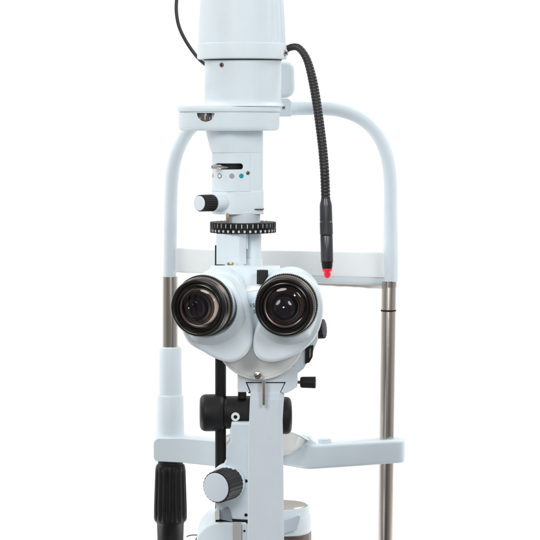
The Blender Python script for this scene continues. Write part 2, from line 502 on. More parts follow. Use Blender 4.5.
finish('brass_bush', bm, brass, prism)
bm = bmesh.new(); box(bm, 214.9, 217.1, 245.5, 268, TD - 0.018, TD - 0.010); box(bm, 214.2, 224.6, 265.6, 269, TD - 0.019, TD - 0.006)
box(bm, 216.3, 222.5, 264.2, 266, TD - 0.018, TD - 0.007)
finish('tilt_catch', bm, black_sat, slit, bevel=0.0004)

# ---- mounting block over the microscope
MD = 1.035
bm = bmesh.new()
ext_xz(bm, fillet([(209.5, 268.8), (280.3, 268.8), (281, 277.8), (272, 279.5), (272, 291), (246, 291), (245, 287), (234.5, 278.8), (209.5, 278.8)], 0.8, 3), MD, MD + 0.04)
block = finish('mounting_block', bm, paint, slit, bevel=0.0005)
bm = bmesh.new()
p0 = P(262.5, 270.0, MD - 0.012)
lathe(bm, p0, (0, 0, -1), fillet([(0, 0), (5.6 * k(MD), 0), (5.8 * k(MD), 14 * k(MD)), (0, 14 * k(MD))], 0.0005, 3, closed=False), 110, rmod=flutes(16, 0.07))
lk = finish('locking_knob', bm, black, block, angle=50)
bm = bmesh.new(); rod(bm, P(263, 283.6, MD - 0.012), P(263, 291, MD - 0.012), 2.6 * k(MD), segs=28)
finish('brass_stem', bm, brass, block)

# ============================================================ BINOCULAR HEAD
HD = 0.995
kh = k(HD)
hubc = P(259.5, 334, HD)
bm = bmesh.new()
R1 = 46 * kh
lathe(bm, hubc, (0, -1, 0), [(R1 * 0.93, -0.055), (R1, -0.053), (R1, -0.001), (R1 * 0.994, -0.0002), (R1 * 0.985, 0.0), (R1 * 0.955, 0.0003), (R1 * 0.95, -0.0005), (R1 * 0.94, -0.0005), (R1 * 0.935, 0.0004), (R1 * 0.3, 0.006), (0, 0.0062)], 128)
hub = finish('binocular_hub', bm, paint_warm, slit, angle=28)
bm = bmesh.new()
# raised round bridge carrying the figures
lathe(bm, P(262, 318, HD), (0, -1, 0), fillet([(0, -0.02), (28 * kh, -0.02), (28 * kh, 0.0135), (24 * kh, 0.0165), (0, 0.0168)], 0.001, 4, closed=False), 96)
bridge = finish('bridge_cover', bm, paint, hub)
bm = bmesh.new()
text_bm(bm, '15X', 5.6 * k(0.978), facing(P(254.2, 305.6, 0.9780), (0, -1, 0)))
text_bm(bm, 'II', 6.0 * k(0.978), facing(P(254.8, 311.6, 0.9780), (0, -1, 0)))
finish('figures', bm, mark_black, hub, flat=True)
bm = bmesh.new()
s = k(0.978)
screwp = P(257.7, 375, HD - 0.004)
lathe(bm, screwp, (0, -1, 0), fillet([(0, -0.004), (4.1 * kh, -0.004), (4.1 * kh, 0.003), (0, 0.0034)], 0.0005, 3, closed=False), 60, rmod=flutes(24, 0.05))
finish('clamp_screw', bm, chrome, hub, angle=50)
bm = bmesh.new()
m0 = facing(screwp + Vector((0, -0.0034, 0)), (0, -1, 0)) @ Matrix.Rotation(R(35), 4, 'Z')
bmesh.ops.create_cube(bm, size=1, matrix=m0 @ Matrix.Diagonal((6.6 * kh, 0.8 * kh, 0.0002, 1)))
finish('screw_slot', bm, dark_int, hub)

def ray_radius(poly, c, th):
    """distance from c to the outline along angle th"""
    best = 0; dx, dy = cos(th), sin(th)
    for i in range(len(poly)):
        ax_, ay = poly[i - 1][0] - c[0], poly[i - 1][1] - c[1]; bx_, by = poly[i][0] - c[0], poly[i][1] - c[1]
        ex, ey = bx_ - ax_, by - ay; den = dx * ey - dy * ex
        if abs(den) < 1e-9: continue
        t = (ax_ * ey - ay * ex) / den; u = (ax_ * dy - ay * dx) / den
        if t > 0 and -1e-6 <= u <= 1 + 1e-6: best = max(best, t)
    return best

def closed_spline(pts, n=8):
    out = []; m = len(pts)
    for i in range(m):
        p0, p1, p2, p3 = (Vector(pts[(i + q) % m]) for q in (-1, 0, 1, 2))
        for j in range(n):
            t = j / n
            out.append(tuple(0.5 * ((2 * p1) + (p2 - p0) * t + (2 * p0 - 5 * p1 + 4 * p2 - p3) * t * t + (3 * p1 - p0 - 3 * p2 + p3) * t ** 3)))
    return out

def pod(outline, c, df, db, name='tube_housing'):
    """prism housing of one eyepiece: a deep shell with softly rounded front edge"""
    o = closed_spline(outline); N = 120; s = k(df); rings = []
    rad = [ray_radius(o, c, 2 * pi * j / N) for j in range(N)]
    e = 4.2   # edge rounding, in photo pixels at this distance
    prof = [(-3.0, db), (0, db - 0.006), (0, df + e * s)]
    for q in range(1, 8):
        a = q / 7 * pi / 2
        prof.append((-e * (1 - cos(a)), df + e * s * (1 - sin(a))))
    prof += [(-e - 0.8, df - 0.00003), ('f', 37.6, df - 0.0001), ('f', 37.2, df - 0.0002), ('f', 30.0, df - 0.0066), ('f', 29.4, df - 0.0072), ('f', 27.4, df - 0.0075), ('f', 26.8, df - 0.006), ('f', 26.0, df + 0.020), ('f', 20, df + 0.0205)]
    for pr in prof:
        ring = []
        for j in range(N):
            th = 2 * pi * j / N
            if pr[0] == 'f':
                r = min(pr[1], rad[j] - e - 1.0 - (37.6 - pr[1]) * 0.02); d = pr[2]
            else:
                r = rad[j] + pr[0]; d = pr[1]
            ring.append(Vector(((c[0] + r * cos(th) - 270) * s, d, Z0 + (HZ - (c[1] + r * sin(th))) * s)))
        rings.append(ring)
    bm = bmesh.new(); loft(bm, rings)
    return finish(name, bm, paint, slit, angle=32)

PD = 0.9625
cl = (210.0, 308.0); cr = (288.0, 307.5)
podL = pod([(203, 277), (214, 272.5), (226, 272.5), (236, 278), (243, 289), (247.5, 301), (251, 317), (253, 334), (251, 347), (243, 357.5), (231, 362.5), (217, 359.5), (202, 351.5), (190, 344.5), (184, 336), (180, 322), (180, 303), (188, 287)], cl, PD, HD + 0.035)
podR = pod([(288, 272.3), (302, 274), (314, 282.5), (321, 294), (323.3, 309), (321, 325), (314, 340), (302, 351.5), (287, 359), (271, 362.5), (259, 359), (253.5, 350), (253.5, 337), (257.5, 322), (259.5, 306), (262, 292), (272, 278)], cr, PD, HD + 0.035)

def eyepiece(cx, cy, dfront, ax, rpx, seat, axin):
    """ax: unit vector from the front rim into the instrument"""
    s = k(dfront); o = P(cx, cy, dfront); ax = Vector(ax).normalized(); q = rpx * s / 28.5
    # body shell : eyecup
    bm = bmesh.new()
    L = 15.0   # length to the knurled ring (photo pixels)
    pr = [(20.2, 9.0), (20.9, 5.0), (21.6, 3.0), (22.4, 2.2), (23.4, 2.6), (24.0, 3.0), (24.6, 2.2), (25.0, 0.9), (25.8, 0.1), (27.0, -0.1), (28.0, 0.3), (28.6, 1.3), (28.7, 2.6), (28.2, 3.6), (28.2, 9.0), (28.5, 9.4), (28.5, L + 3), (26, L + 4)]
    pr = [(r * q, t * s) for r, t in pr]
    lathe(bm, o, ax, pr, 128, cap=False)
    ey = finish('eyepiece', bm, black_gloss, slit, angle=42)
    bm = bmesh.new()
    pr = [(24, 9.9), (28.4, 9.9), (28.9, 10.3), (29.1, 11.2), (29.3, 14.6), (29.3, 15.2), (24, 15.4)]
    lathe(bm, o, ax, [(r * q, t * s) for r, t in pr], 96, cap=False)
    finish('diopter_ring', bm, bronze, ey, angle=40)
    bm = bmesh.new()
    pr = [(27, 15.4), (30.1, 15.5), (30.7, 16.1), (30.7, 20.2), (30.0, 21.0), (24, 21.4)]
    lathe(bm, o, ax, [(r * q, t * s) for r, t in pr], 384, rmod=lambda th, i, r: r * (1 - (0.022 if (int(th / (2 * pi) * 384 + 0.5) % 4) in (0, 1) and 1 <= i <= 4 else 0)), cap=False)
    finish('knurled_ring', bm, black_sat, ey, angle=30)
    bm = bmesh.new()
    pr = [(27.0, 20.5), (27.2, 34), (26, 55)]
    lathe(bm, o, ax, [(r * q, t * s) for r, t in pr], 96, cap=False)
    finish('eyepiece_barrel', bm, paint, ey)
    # interior steps
    axin = Vector(axin).normalized(); oi = o + ax * (6.0 * s) - axin * (6.0 * s)
    bm = bmesh.new()
    pr = [(20.9, 4.6), (20.5, 5.0), (20.2, 5.4), (19.6, 6.4), (18.9, 6.6), (18.8, 7.0), (17.4, 14.0), (17.0, 14.6), (15.6, 16.0), (15.4, 17.6), (15.2, 20), (14.8, 20.4), (13.2, 21), (13.0, 26), (9, 30)]
    mi = [0, 2, 0, 2, 0, 4, 0, 1, 3, 0, 0, 0, 0, 0]
    lathe(bm, oi, axin, [(r * q, t * s) for r, t in pr], 96, cap=False, mats=mi + [0])
    finish('inner_barrel', bm, [dark_int, barrel_in, barrel_grey, barrel_red_glint, seat], ey, angle=25)
    # inner lens, dark and strongly curved
    bm = bmesh.new()
    pr = [(12.9, 24.6)] + [(12.9 * cos(a), 24.6 - 4.6 * sin(a)) for a in [pi / 2 * j / 12 for j in range(1, 13)]]
    lathe(bm, oi, axin, [(r * q, t * s) for r, t in pr], 64)
    finish('inner_lens', bm, lens_deep, ey, angle=60)
    # front lens
    bm = bmesh.new()
    pr = [(19.3, 7.2)] + [(19.3 * cos(a), 7.2 - 3.6 * sin(a)) for a in [pi / 2 * j / 14 for j in range(1, 15)]]
    lathe(bm, o, ax, [(r * q, t * s) for r, t in pr], 72, cap=False)
    finish('front_lens', bm, lens_front, ey, angle=60)
    return ey

EYF = 0.935
eyL = eyepiece(197.8, 308.0, EYF, (0.31, 1, 0.055), 28.8, seat_glint, (-0.30, 1, -0.13))
eyR = eyepiece(284.2, 307.2, EYF, (0.145, 1, 0.05), 29.6, barrel_in, (-0.03, 1, -0.13))

# -- magnification drum, right rear
bm = bmesh.new()
ext_xz(bm, fillet([(262, 330), (318, 326), (318, 340), (311, 357), (304, 368.5), (297, 373.5), (262, 375)], 3, 4), 1.012, 1.075)
drum = finish('magnification_drum', bm, paint_grey, slit, bevel=0.0012)
def small_knob(x, y, d, r, L, axis, name, m=black, band=True):
    bm = bmesh.new(); s = k(d); axis = Vector(axis).normalized()
    lathe(bm, P(x, y, d), axis, fillet([(0, 0), (r * s, 0), (r * s * 1.02, L * s), (0, L * s)], 0.0006, 3, closed=False), 90, rmod=flutes(14, 0.06))
    return finish(name, bm, m, drum, angle=50)
small_knob(313, 329.5, 1.04, 9.5, 12, (1, -0.30, 0.10), 'drum_knob')
bm = bmesh.new()
ext_xz(bm, fillet([(305.3, 349), (309.3, 346), (313.6, 345), (312.6, 357), (309.5, 362.5), (305.0, 364)], 1.0, 4), 1.009, 1.03)
finish('drum_catch', bm, black_sat, drum, bevel=0.0005)
bm = bmesh.new()
ext_xz(bm, fillet([(309.0, 350), (311.2, 347.5), (311.2, 356), (309.0, 359)], 0.8, 4), 1.007, 1.01)
finish('catch_plate', bm, bronze, drum, bevel=0.0002)

# -- dovetail slide
DV = 1.000; kd = k(DV)
bm = bmesh.new()
ext_xz(bm, fillet([(237.6, 367), (297.6, 367), (297.6, 386.5), (292.5, 390), (285.3, 393.5), (281, 392), (286, 382), (245.5, 382), (249.5, 392), (237.6, 392)], [0.8, 3, 2, 1, 0.3, 0.2, 0.2, 0.2, 0.2, 1], 3), DV, DV + 0.055)
slide = finish('dovetail_slide', bm, paint_grey, slit, bevel=0.0004, seg=2)
bm = bmesh.new()
ext_xz(bm, [(247.2, 383.2), (284.4, 383.2), (280.3, 391.8), (280.3, 394.5), (250.7, 394.5), (250.7, 391.8)], DV + 0.002, DV + 0.05)
tong = finish('dovetail_tongue', bm, paint_grey, slide, bevel=0.0003)
bm = bmesh.new()
ext_xz(bm, [(244.5, 381), (287, 381), (283, 393.4), (248.5, 393.4)], DV + 0.009, DV + 0.04)
finish('dovetail_gap', bm, dark_int, slide)
bm = bmesh.new(); rod(bm, P(263.8, 378.8, DV - 0.005), P(263.8, 405.2, DV - 0.005), 1.9 * kd, segs=28, bev=0.3)
finish('steel_pin', bm, chrome, slide)
bm = bmesh.new(); rod(bm, P(295, 382.2, DV + 0.018), P(304, 382.2, DV + 0.016), 1.6 * kd, segs=24)
finish('knob_stem', bm, bronze, slide)
bm = bmesh.new(); p0 = P(300.4, 382.2, DV + 0.014); axk = Vector((1, -0.12, 0)).normalized()
lathe(bm, p0, axk, fillet([(0, 0), (4.9 * kd, 0), (5.6 * kd, 2 * kd), (5.9 * kd, 15.4 * kd), (0, 15.6 * kd)], 0.0005, 3, closed=False), 96, rmod=flutes(10, 0.09))
finish('slide_knob', bm, black, slide, angle=45)

# -- main column
bm = bmesh.new()
s = k(1.0)
def col_ring(xl, xr, y, fr=0.0):
    pl = fillet([(xl, fr), (xr - 4.8, fr), (xr, fr + 3.0), (xr, 55), (xl, 55)], [1.6, 2.2, 1.0, 1, 1], 4)
    return [Vector(((x - 270) * s, 1.0 + dy * s, Z0 + (HZ - y) * s)) for x, dy in pl]
loft(bm, [col_ring(247.5, 284.2, 640), col_ring(247.6, 284.0, 540), col_ring(248.4, 283.2, 450), col_ring(249.2, 282.6, 420), col_ring(249.8, 283.6, 404), col_ring(250, 284.0, 399.5), col_ring(250.2, 284.2, 398.8, 0.9), col_ring(250.2, 284.2, 393.6, 1.1), col_ring(250.6, 283.6, 392.8, 1.6)])
column = finish('microscope_column', bm, paint_grey, slit, angle=28)

# -- black pivot joint behind the column
JD = 1.095; kj = k(JD)
bm = bmesh.new()
axj = Vector((1, 0.06, 0)).normalized()
def jl(x0, x1, r, y, name, parent, rnd, m=black, cav=None):
    bm = bmesh.new(); p0 = P(x0, y, JD); Lx = (x1 - x0) * kj
    lathe(bm, p0, axj, fillet([(0, 0), (r * kj, 0), (r * kj, Lx), (0, Lx)], rnd, 6, closed=False), 96)
    return finish(name, bm, m, parent)
jl2 = jl(225.3, 284, 16.3, 412.4, 'pivot_joint', slit, 0.0012)
jl(199.8, 224.6, 18.4, 412.8, 'pivot_cap', jl2, 0.0062)
jl(224, 226.5, 14.5, 412.4, 'pivot_groove', jl2, 0.0002, dark_int)
bm = bmesh.new(); p0 = P(276, 415.5, JD - 0.002)
lathe(bm, p0, axj, fillet([(0, 0), (18.5 * kj, 0), (18.5 * kj, 15.2 * kj), (0, 15.4 * kj)], 0.005, 6, closed=False), 96)
finish('pivot_end', bm, black, jl2)
p = P(235.7, 414.5, JD) + Vector((0, -16.4 * kj, 0))
bm = bmesh.new()
lathe(bm, p, (0, -1, 0), fillet([(0, -0.002), (4.3 * kj, -0.002), (4.3 * kj, 0.0006), (1.9 * kj, 0.0008)], 0.0003, 3, closed=False) + [(1.7 * kj, -0.001), (0, -0.001)], 40, mats=[0] * 40)
for f in bm.faces:
    c = f.calc_center_median(); rr_ = (c - p); rr_.y = 0
    if rr_.length < 1.8 * kj: f.material_index = 1
finish('screw', bm, [mark_white, dark_int], jl2)
bm = bmesh.new(); rod(bm, P(242.2, 390.5, JD - 0.006), P(242.2, 398.5, JD - 0.006), 4.3 * kj, segs=32)
finish('top_bolt', bm, black, jl2)
# vertical black support rod
bm = bmesh.new(); vlathe(bm, 220.6, JD + 0.002, [(0, 640), (5.5, 640), (5.5, 268), (0, 268)], 48)
finish('support_rod', bm, black_sat, slit)

# -- white slit arm below the joint, with its big knob
AD = 1.065; ka = k(AD)
bm = bmesh.new()
ext_xz(bm, fillet([(231.2, 424), (256, 424), (256, 521), (231.5, 521), (229, 508), (217.5, 514), (215.4, 503), (217, 480), (226.4, 462), (226.4, 448), (231.2, 441)], [1, 1, 1, 2.5, 2, 2, 3, 4, 4, 4, 4], 5), AD, AD + 0.05)
arm = finish('slit_arm', bm, paint, slit, bevel=0.002, seg=4)
bm = bmesh.new()
ext_xz(bm, fillet([(229.8, 429), (237, 428.4), (250, 428.4), (250, 450), (231, 450)], 1.2, 4), AD + 0.006, AD + 0.04)
finish('arm_collar', bm, paint_grey, arm, bevel=0.0015)
for yy in (481, 515):
    screw(arm, P(246.0, yy, AD), (0, -1, 0), 1.7 * ka, black_sat, h=0.5 * ka)
axk = Vector((-0.50, -0.85, -0.03)).normalized()
root = P(227.2, 483.6, AD - 0.002); rk = 15.9 * ka; L1 = 21.0 * ka
bm = bmesh.new()
lathe(bm, P(228.6, 481.6, AD + 0.006), axk, fillet([(0, -0.002), (19.5 * ka, -0.002), (17.2 * ka, 9.0 * ka), (0, 9.0 * ka)], 0.0022, 5, closed=False), 96)
finish('knob_boss', bm, paint, arm)
bm = bmesh.new()
lathe(bm, root, axk, fillet([(0, -0.004), (rk * 1.02, -0.004), (rk * 1.02, 2 * ka), (rk * 0.99, L1 - 0.001), (rk * 0.96, L1), (0, L1)], 0.0007, 4, closed=False), 288, rmod=flutes(24, 0.022))
knob = finish('slit_width_knob', bm, black, slit, angle=50)
bm = bmesh.new()
lathe(bm, root, axk, fillet([(0, L1 - 0.001), (rk * 0.90, L1 - 0.001), (rk * 0.90, L1 + 0.0008), (0, L1 + 0.001)], 0.0005, 3, closed=False), 96)
finish('knob_cap', bm, paint_grey, knob)
# little clamp under the knob
bm = bmesh.new(); ext_xz(bm, fillet([(214.9, 511.2), (219.3, 510.4), (219.3, 519.8), (214.9, 519.8)], 0.6, 3), AD - 0.010, AD + 0.004)
cl1 = finish('clamp_block', bm, material('satin_clamp', (0.62, 0.61, 0.58), 0.45, metal=0.2), slit, bevel=0.0004)
bm = bmesh.new(); ext_xz(bm, fillet([(219, 511.8), (228, 507.4), (230, 510), (231, 518), (233, 522), (219, 519)], 0.8, 3), AD - 0.004, AD + 0.02)
finish('clamp_jaw', bm, material('slate_enamel', (0.24, 0.28, 0.33), 0.4), cl1, bevel=0.0005)
bm = bmesh.new(); ext_xz(bm, [(215.5, 519.4), (231, 519.0), (249, 520.2), (249, 523.4), (215.5, 522)], AD - 0.002, AD + 0.035)
finish('clamp_gasket', bm, black_sat, cl1)

# -- base of the arm
bm = bmesh.new()
ext_xz(bm, [(195, 640), (195.4, 580)] + [(220 - 24.5 * cos(R(a)), 547 - 24.8 * sin(R(a))) for a in range(0, 91, 6)] + [(247, 522.6), (247, 640)], AD - 0.004, AD + 0.07)
foot = finish('arm_base', bm, paint, slit, bevel=0.002, seg=4)
bm = bmesh.new(); box(bm, 232.8, 241.5, 523.6, 640, AD - 0.0065, AD - 0.002)
finish('steel_strip', bm, material('satin_steel_strip', (0.62, 0.60, 0.56), 0.4, metal=0.6, var=0.03), foot, bevel=0.0003)
bm = bmesh.new(); box(bm, 242.3, 248.5, 524.5, 640, AD - 0.0055, AD - 0.001)
finish('side_rail', bm, paint_grey, foot, bevel=0.0003)
screw(foot, P(244.4, 531, AD - 0.0055), (0, -1, 0), 1.2 * ka, black_sat, h=0.4 * ka)

# -- drum on the base, right of the column
BD = 1.13; kb = k(BD)
bm = bmesh.new()
vlathe(bm, 282.5, BD, [(0, 640), (28.0, 640), (28.2, 516.5), (27.6, 514.6), (27.0, 514.2), (26.8, 506.6), (26.2, 505.4), (25.2, 505.2), (24.9, 506.2), (0, 506.2)], 128)
bdrum = finish('base_drum', bm, paint, slit)
bm = bmesh.new()
vlathe(bm, 282.5, BD, [(0, 506.4), (24.4, 506.4), (24.4, 505.0), (23.6, 504.2), (0, 504.2)], 96)
finish('drum_lid', bm, beige_metal, bdrum)
bm = bmesh.new()
vlathe(bm, 282.5, BD, [(28.0, 560), (28.8, 560), (28.8, 531.4), (28.0, 530.8)], 128, cap=False)
finish('bronze_band', bm, bronze, bdrum)
bm = bmesh.new()
ext_xz(bm, fillet([(270, 523), (287, 519.5), (300, 514.5), (300.4, 519), (297, 530), (285, 533.5), (270, 536)], 2, 4), BD - 0.031, BD - 0.01)
finish('drum_bracket', bm, paint_grey, bdrum, bevel=0.0012)

# ============================================================ HEADREST FRAME
FD = 1.30; kf = k(FD)
head = thing('headrest_frame', 'white arched headrest frame with steel posts, forehead band and chin rest behind the microscope', 'headrest', P(280, 610, FD))
bm = bmesh.new()
pts = [P(x, y, FD) for x, y in [(169.6, 282), (169.8, 262), (170.2, 235), (170.7, 205), (171.6, 182), (174, 163), (179, 147), (188, 131), (202, 118), (222, 110), (250, 108), (290, 108.6), (322, 108.4), (341, 110.6), (358, 116.5), (372, 127), (382, 142), (388, 160), (390.4, 180), (390.6, 205), (390.2, 245), (389.6, 282)]]
tube(bm, resample(spline(pts, 10), 0.0028), 6.75 * kf, 36)
bow = finish('arched_tube', bm, paint_frame, head, angle=60)
# outer sleeve where the right tube meets the band
bm = bmesh.new()
vlathe(bm, 390.6, FD, [(0, 281.4), (7.0, 281.4), (7.7, 277), (7.8, 255), (7.3, 225), (6.7, 200), (0, 200)], 48)
finish('tube_sleeve', bm, paint_frame, bow)

bm = bmesh.new(); vlathe(bm, 170.2, FD, [(0, 350), (7.7, 350), (7.5, 276.5), (0, 276.5)], 48)
pl = finish('steel_post', bm, steel, head)
bm = bmesh.new()
rod(bm, P(388.9, 281, FD), P(384.0, 640, FD), 7.3 * kf, segs=48, bev=0.02)
pr_ = finish('steel_post', bm, steel, head)
bm = bmesh.new(); vlathe(bm, 388.4, FD, [(7.3, 311.3), (7.75, 311.1), (7.75, 309.7), (7.3, 309.5)], 48, cap=False)
finish('rubber_ring', bm, black_sat, pr_)
bm = bmesh.new(); vlathe(bm, 389.2, FD, [(0, 287), (7.55, 287), (7.55, 281), (0, 281)], 48)
finish('post_ferrule', bm, steel, pr_)

bm = bmesh.new(); vlathe(bm, 170.2, FD, [(0, 396), (11.8, 396), (11.2, 349.5), (10.6, 347.4), (9.6, 346.8), (0, 346.8)], 64)
vlathe(bm, 170.0, FD, [(0, 438), (16.5, 438.4), (14.9, 436), (14.3, 432), (13.4, 396.5), (12.7, 394.8), (11.7, 394.2), (0, 394.2)], 64)
sleeve = finish('post_sleeve', bm, paint_frame, head)

# forehead band: bows towards the examiner
def band(name, y0, y1, th, bowm, mat, xl, xr, off=0.0, droop=3.0, jag=0.0, zr=0.0015):
    bm = bmesh.new(); n = 60; rings = []
    for i in range(n + 1):
        u = i / n; x = xl + (xr - xl) * u
        w = 1 - (2 * u - 1) ** 2
        b = bowm * w
        dy = droop * max(0, (u - 0.45) / 0.55) ** 1.6
        base = P(x, y0 + dy, FD); top = base + Vector((0, -b + off, 0)); bot = P(x, y1 + dy * 1.3, FD) + Vector((0, -b + off, 0))
        if jag: bot.z += jag * (sin(i * 0.9) + sin(i * 0.41 + 1)) * 0.5
        z0, z1 = bot.z, top.z; yy = top.y; X = top.x
        sec = fillet([(0, z0), (0, z1), (th, z1), (th, z0)], min(zr, th * 0.45), 4)
        rings.append([Vector((X, yy + a, z)) for a, z in sec])
    loft(bm, rings)
    return finish(name, bm, mat, head, angle=50)
fb = band('forehead_band', 247.6, 272.0, 0.0045, 0.034, band_mat, 175, 385, off=-0.003, droop=4.5)
pd = band('forehead_pad', 268.5, 280.5, 0.022, 0.031, paint_frame, 215, 385, off=-0.0005, droop=4.5, zr=0.0055)
pd2 = band('pad_lining', 275, 284.4, 0.012, 0.026, pad_mat, 250, 382, off=0.013, droop=4.5, jag=0.0003, zr=0.0035)

# chin rest bars
def bar(pts2, rr, d0, d1, name, bev=0.0035):
    bm = bmesh.new(); ext_xz(bm, fillet(pts2, rr, 6), d0, d1)
    return finish(name, bm, paint_frame, head, bevel=bev, seg=5)
B0 = FD - 0.017
b1 = bar([(153.4, 438.3), (181, 438.3), (218, 441.5), (250, 444), (250, 468.5), (218, 466.5), (181, 462.6), (153.6, 461.2)], [7, 1, 1, 1, 1, 1, 1, 5], B0, FD + 0.017, 'chin_rest_bar', 0.0045)
bm = bmesh.new(); s = k(B0); rings = []
for (x, dd, zt, zb, bk) in [(235, 0.030, 446.4, 469.6, .020), (270, 0.030, 446.4, 470, .020), (284, 0.0265, 446.3, 470.1, .020), (292, 0.0195, 446.2, 470.2, .020), (299, 0.0118, 446.1, 470.2, .0195), (304.5, 0.0062, 446, 470.1, .019),
        (309, 0.0026, 445.8, 469.9, .0185), (313, 0.0008, 445.6, 469.5, .018), (318, 0.0, 445.3, 469.0, .0175), (340, 0, 444, 467.6, .017), (370, 0, 442.2, 465.5, .017), (392, 0, 441.0, 463.9, .017),
        (398.5, .0002, 440.7, 463.5, .0165), (402, .0010, 440.8, 463.3, .0155), (404.2, .0026, 441.1, 462.9, .0135), (405.3, .0052, 441.8, 462.2, .011), (405.8, .0085, 443.0, 461.2, .008)]:
    X = (x - 270) * s; zt = Z0 + (HZ - zt) * s; zb = Z0 + (HZ - zb) * s
    sec = fillet([(B0 + dd, zb), (B0 + dd, zt), (FD + bk, zt), (FD + bk, zb)], min(0.0032, (FD + bk - B0 - dd) * 0.45), 6)
    rings.append([Vector((X, a, z)) for a, z in sec])
loft(bm, rings)
b2 = finish('chin_rest_bar', bm, paint_frame, head, angle=55)
holder = b2
# chin cup: a curved trough seen from outside
bm = bmesh.new()
def cup_ring(f, drop, lip=0.0):
    out = []
    for j in range(64):
        t = 2 * pi * j / 64
        out.append(P(263, 300, FD) + Vector((46 * kf * f * cos(t), -0.012 + 0.036 * f * sin(t), 0)) + Vector((0, 0, -(drop(t)) * kf)))
    return out
hgt = lambda y, amp: (lambda t: (y - 300) + amp * 1.15 * abs(cos(t)) ** 3)
loft(bm, [cup_ring(0.45, hgt(453, 0)), cup_ring(0.66, hgt(450.5, 0)), cup_ring(0.86, hgt(443.5, 0)), cup_ring(0.95, hgt(428, 6)), cup_ring(1.0, hgt(422.5, 14)), cup_ring(0.985, hgt(421.6, 14)), cup_ring(0.93, hgt(424, 12)), cup_ring(0.80, hgt(432, 3)), cup_ring(0.5, hgt(440, 0))])
cup = finish('chin_cup', bm, paint_warm, head, angle=50)
# ratchet shoulder beside the cup
bm = bmesh.new()
ext_xz(bm, fillet([(298, 436), (303.5, 434.8), (306, 436.8), (309, 436.4), (311.5, 440), (315, 442.6), (318, 446), (298, 449)], [1, 1, .6, 1, 1, 1, 1, 1], 3), FD - 0.010, FD + 0.012)
finish('cup_shoulder', bm, paint_frame, holder, bevel=0.001)
bm = bmesh.new(); vlathe(bm, 324.6, FD - 0.004, fillet([(0, 446), (6.6, 446), (6.6, 438.4), (0, 437.6)], 1.2, 4, closed=False), 48)
finish('paper_pin', bm, paint_frame, b2)

# black fluted hand grip under the left bar
bm = bmesh.new()
GD = FD - 0.002; kg = k(GD)
prof = [(0, 640), (12.6, 640), (13.0, 540), (13.4, 524), (14.2, 521.5), (15.8, 520.4), (16.4, 518.5), (16.4, 513), (16.3, 505), (15.6, 485), (15.2, 472), (14.9, 468), (14.0, 464.8), (12.5, 463.8), (12.3, 455), (0, 455)]
def grip_mod(th, i, r):
    if 6 <= i <= 11:
        c = cos(16 * th)
        d = 0.10 if i not in (6, 11) else 0.02
        return r * (1 - d * (0.5 - 0.5 * max(-1, min(1, c * 1.6))))
    return r
vlathe(bm, 170.4, GD, prof, 256, rmod=grip_mod)
grip = finish('hand_grip', bm, black, head, angle=45)

# bracket joining arched tube and lamp holder, and the round hinge above it
bm = bmesh.new()
ext_xz(bm, fillet([(268, 98.5), (288.5, 98.5), (291.4, 101.5), (291.4, 116.5), (268, 116.5)], [0, 2, 2, 1, 0], 4), FD - 0.012, FD + 0.012)
br = finish('tube_bracket', bm, paint_frame, head, bevel=0.001)
screw(br, P(283.7, 107.5, FD - 0.0125), (0, -1, 0), 1.5 * kf, bronze, h=0.5 * kf)
bm = bmesh.new()
ext_xz(bm, fillet([(268, 60.5), (294.4, 61.5), (294.8, 97.4), (268, 98.2)], [0, 10, 11, 0], 10), FD - 0.016, FD + 0.012)
finish('hinge_cover', bm, paint_frame, head, bevel=0.004, seg=5)

# ============================================================ FIXATION LAMP
fix = thing('fixation_lamp', 'thin black gooseneck lamp with a red tip hanging beside the lamp housing', 'gooseneck lamp', P(288, 50, 1.135))
gp = [(284.5, 51.5, 1.135), (288, 48.5, 1.134), (293, 46.9, 1.133), (298, 47.6, 1.132), (303, 52.5, 1.13), (307.5, 61, 1.128), (311.0, 73, 1.124), (314.2, 88, 1.12), (317.0, 105, 1.115), (319.8, 125, 1.11), (322.6, 148, 1.105), (324.5, 170, 1.10), (325.4, 190, 1.10), (325.8, 204, 1.10)]
path = resample(spline([P(*q) for q in gp], 16), 0.0003)
bm = bmesh.new()
pitch = 0.0030
def goose(u, s):
    r = (3.3 + 1.35 * min(1, u / 0.30)) * k(1.12)
    dep = 0.10 if u > 0.10 else 0.03
    ph = (s % pitch) / pitch
    return r * (1 - dep * (abs(2 * ph - 1)) ** 2.2)
tube(bm, path, goose, 32)
gn = finish('gooseneck', bm, goose_mat, fix, angle=50)
bm = bmesh.new()
HDd = 1.10; s = k(HDd)
a0 = P(325.6, 197, HDd); a1 = P(327.2, 268, HDd)
ud = (a1 - a0).normalized()
pr = [(0, 0), (4.4, 0), (4.9, 3), (5.9, 6.5), (6.2, 9), (6.4, 24.0), (6.15, 24.4), (6.15, 24.9), (6.5, 25.3), (6.6, 37.0), (6.1, 37.6), (6.1, 38.6), (6.3, 39.0), (6.2, 64), (5.6, 66), (5.5, 68), (4.9, 71.5), (0, 71.5)]
lathe(bm, a0, ud, [(r * s, t * s) for r, t in pr], 56, mats=[0] * 9 + [1, 1] + [0] * 2 + [1] * 5)
hd_ = finish('lamp_handle', bm, [grey_metal, black_sat], fix, angle=30)
bm = bmesh.new()
pr = [(0, 70), (4.5, 70), (4.8, 71), (4.8, 73.4), (4.4, 74.4), (3.7, 75.0), (3.4, 75.8), (3.4, 77.4), (3.2, 78.8), (2.9, 79.9), (2.0, 80.7), (1.0, 81.1), (0, 81.2)]
lathe(bm, a0, ud, [(r * s, t * s) for r, t in pr], 40)
finish('red_tip', bm, red, hd_, angle=75)

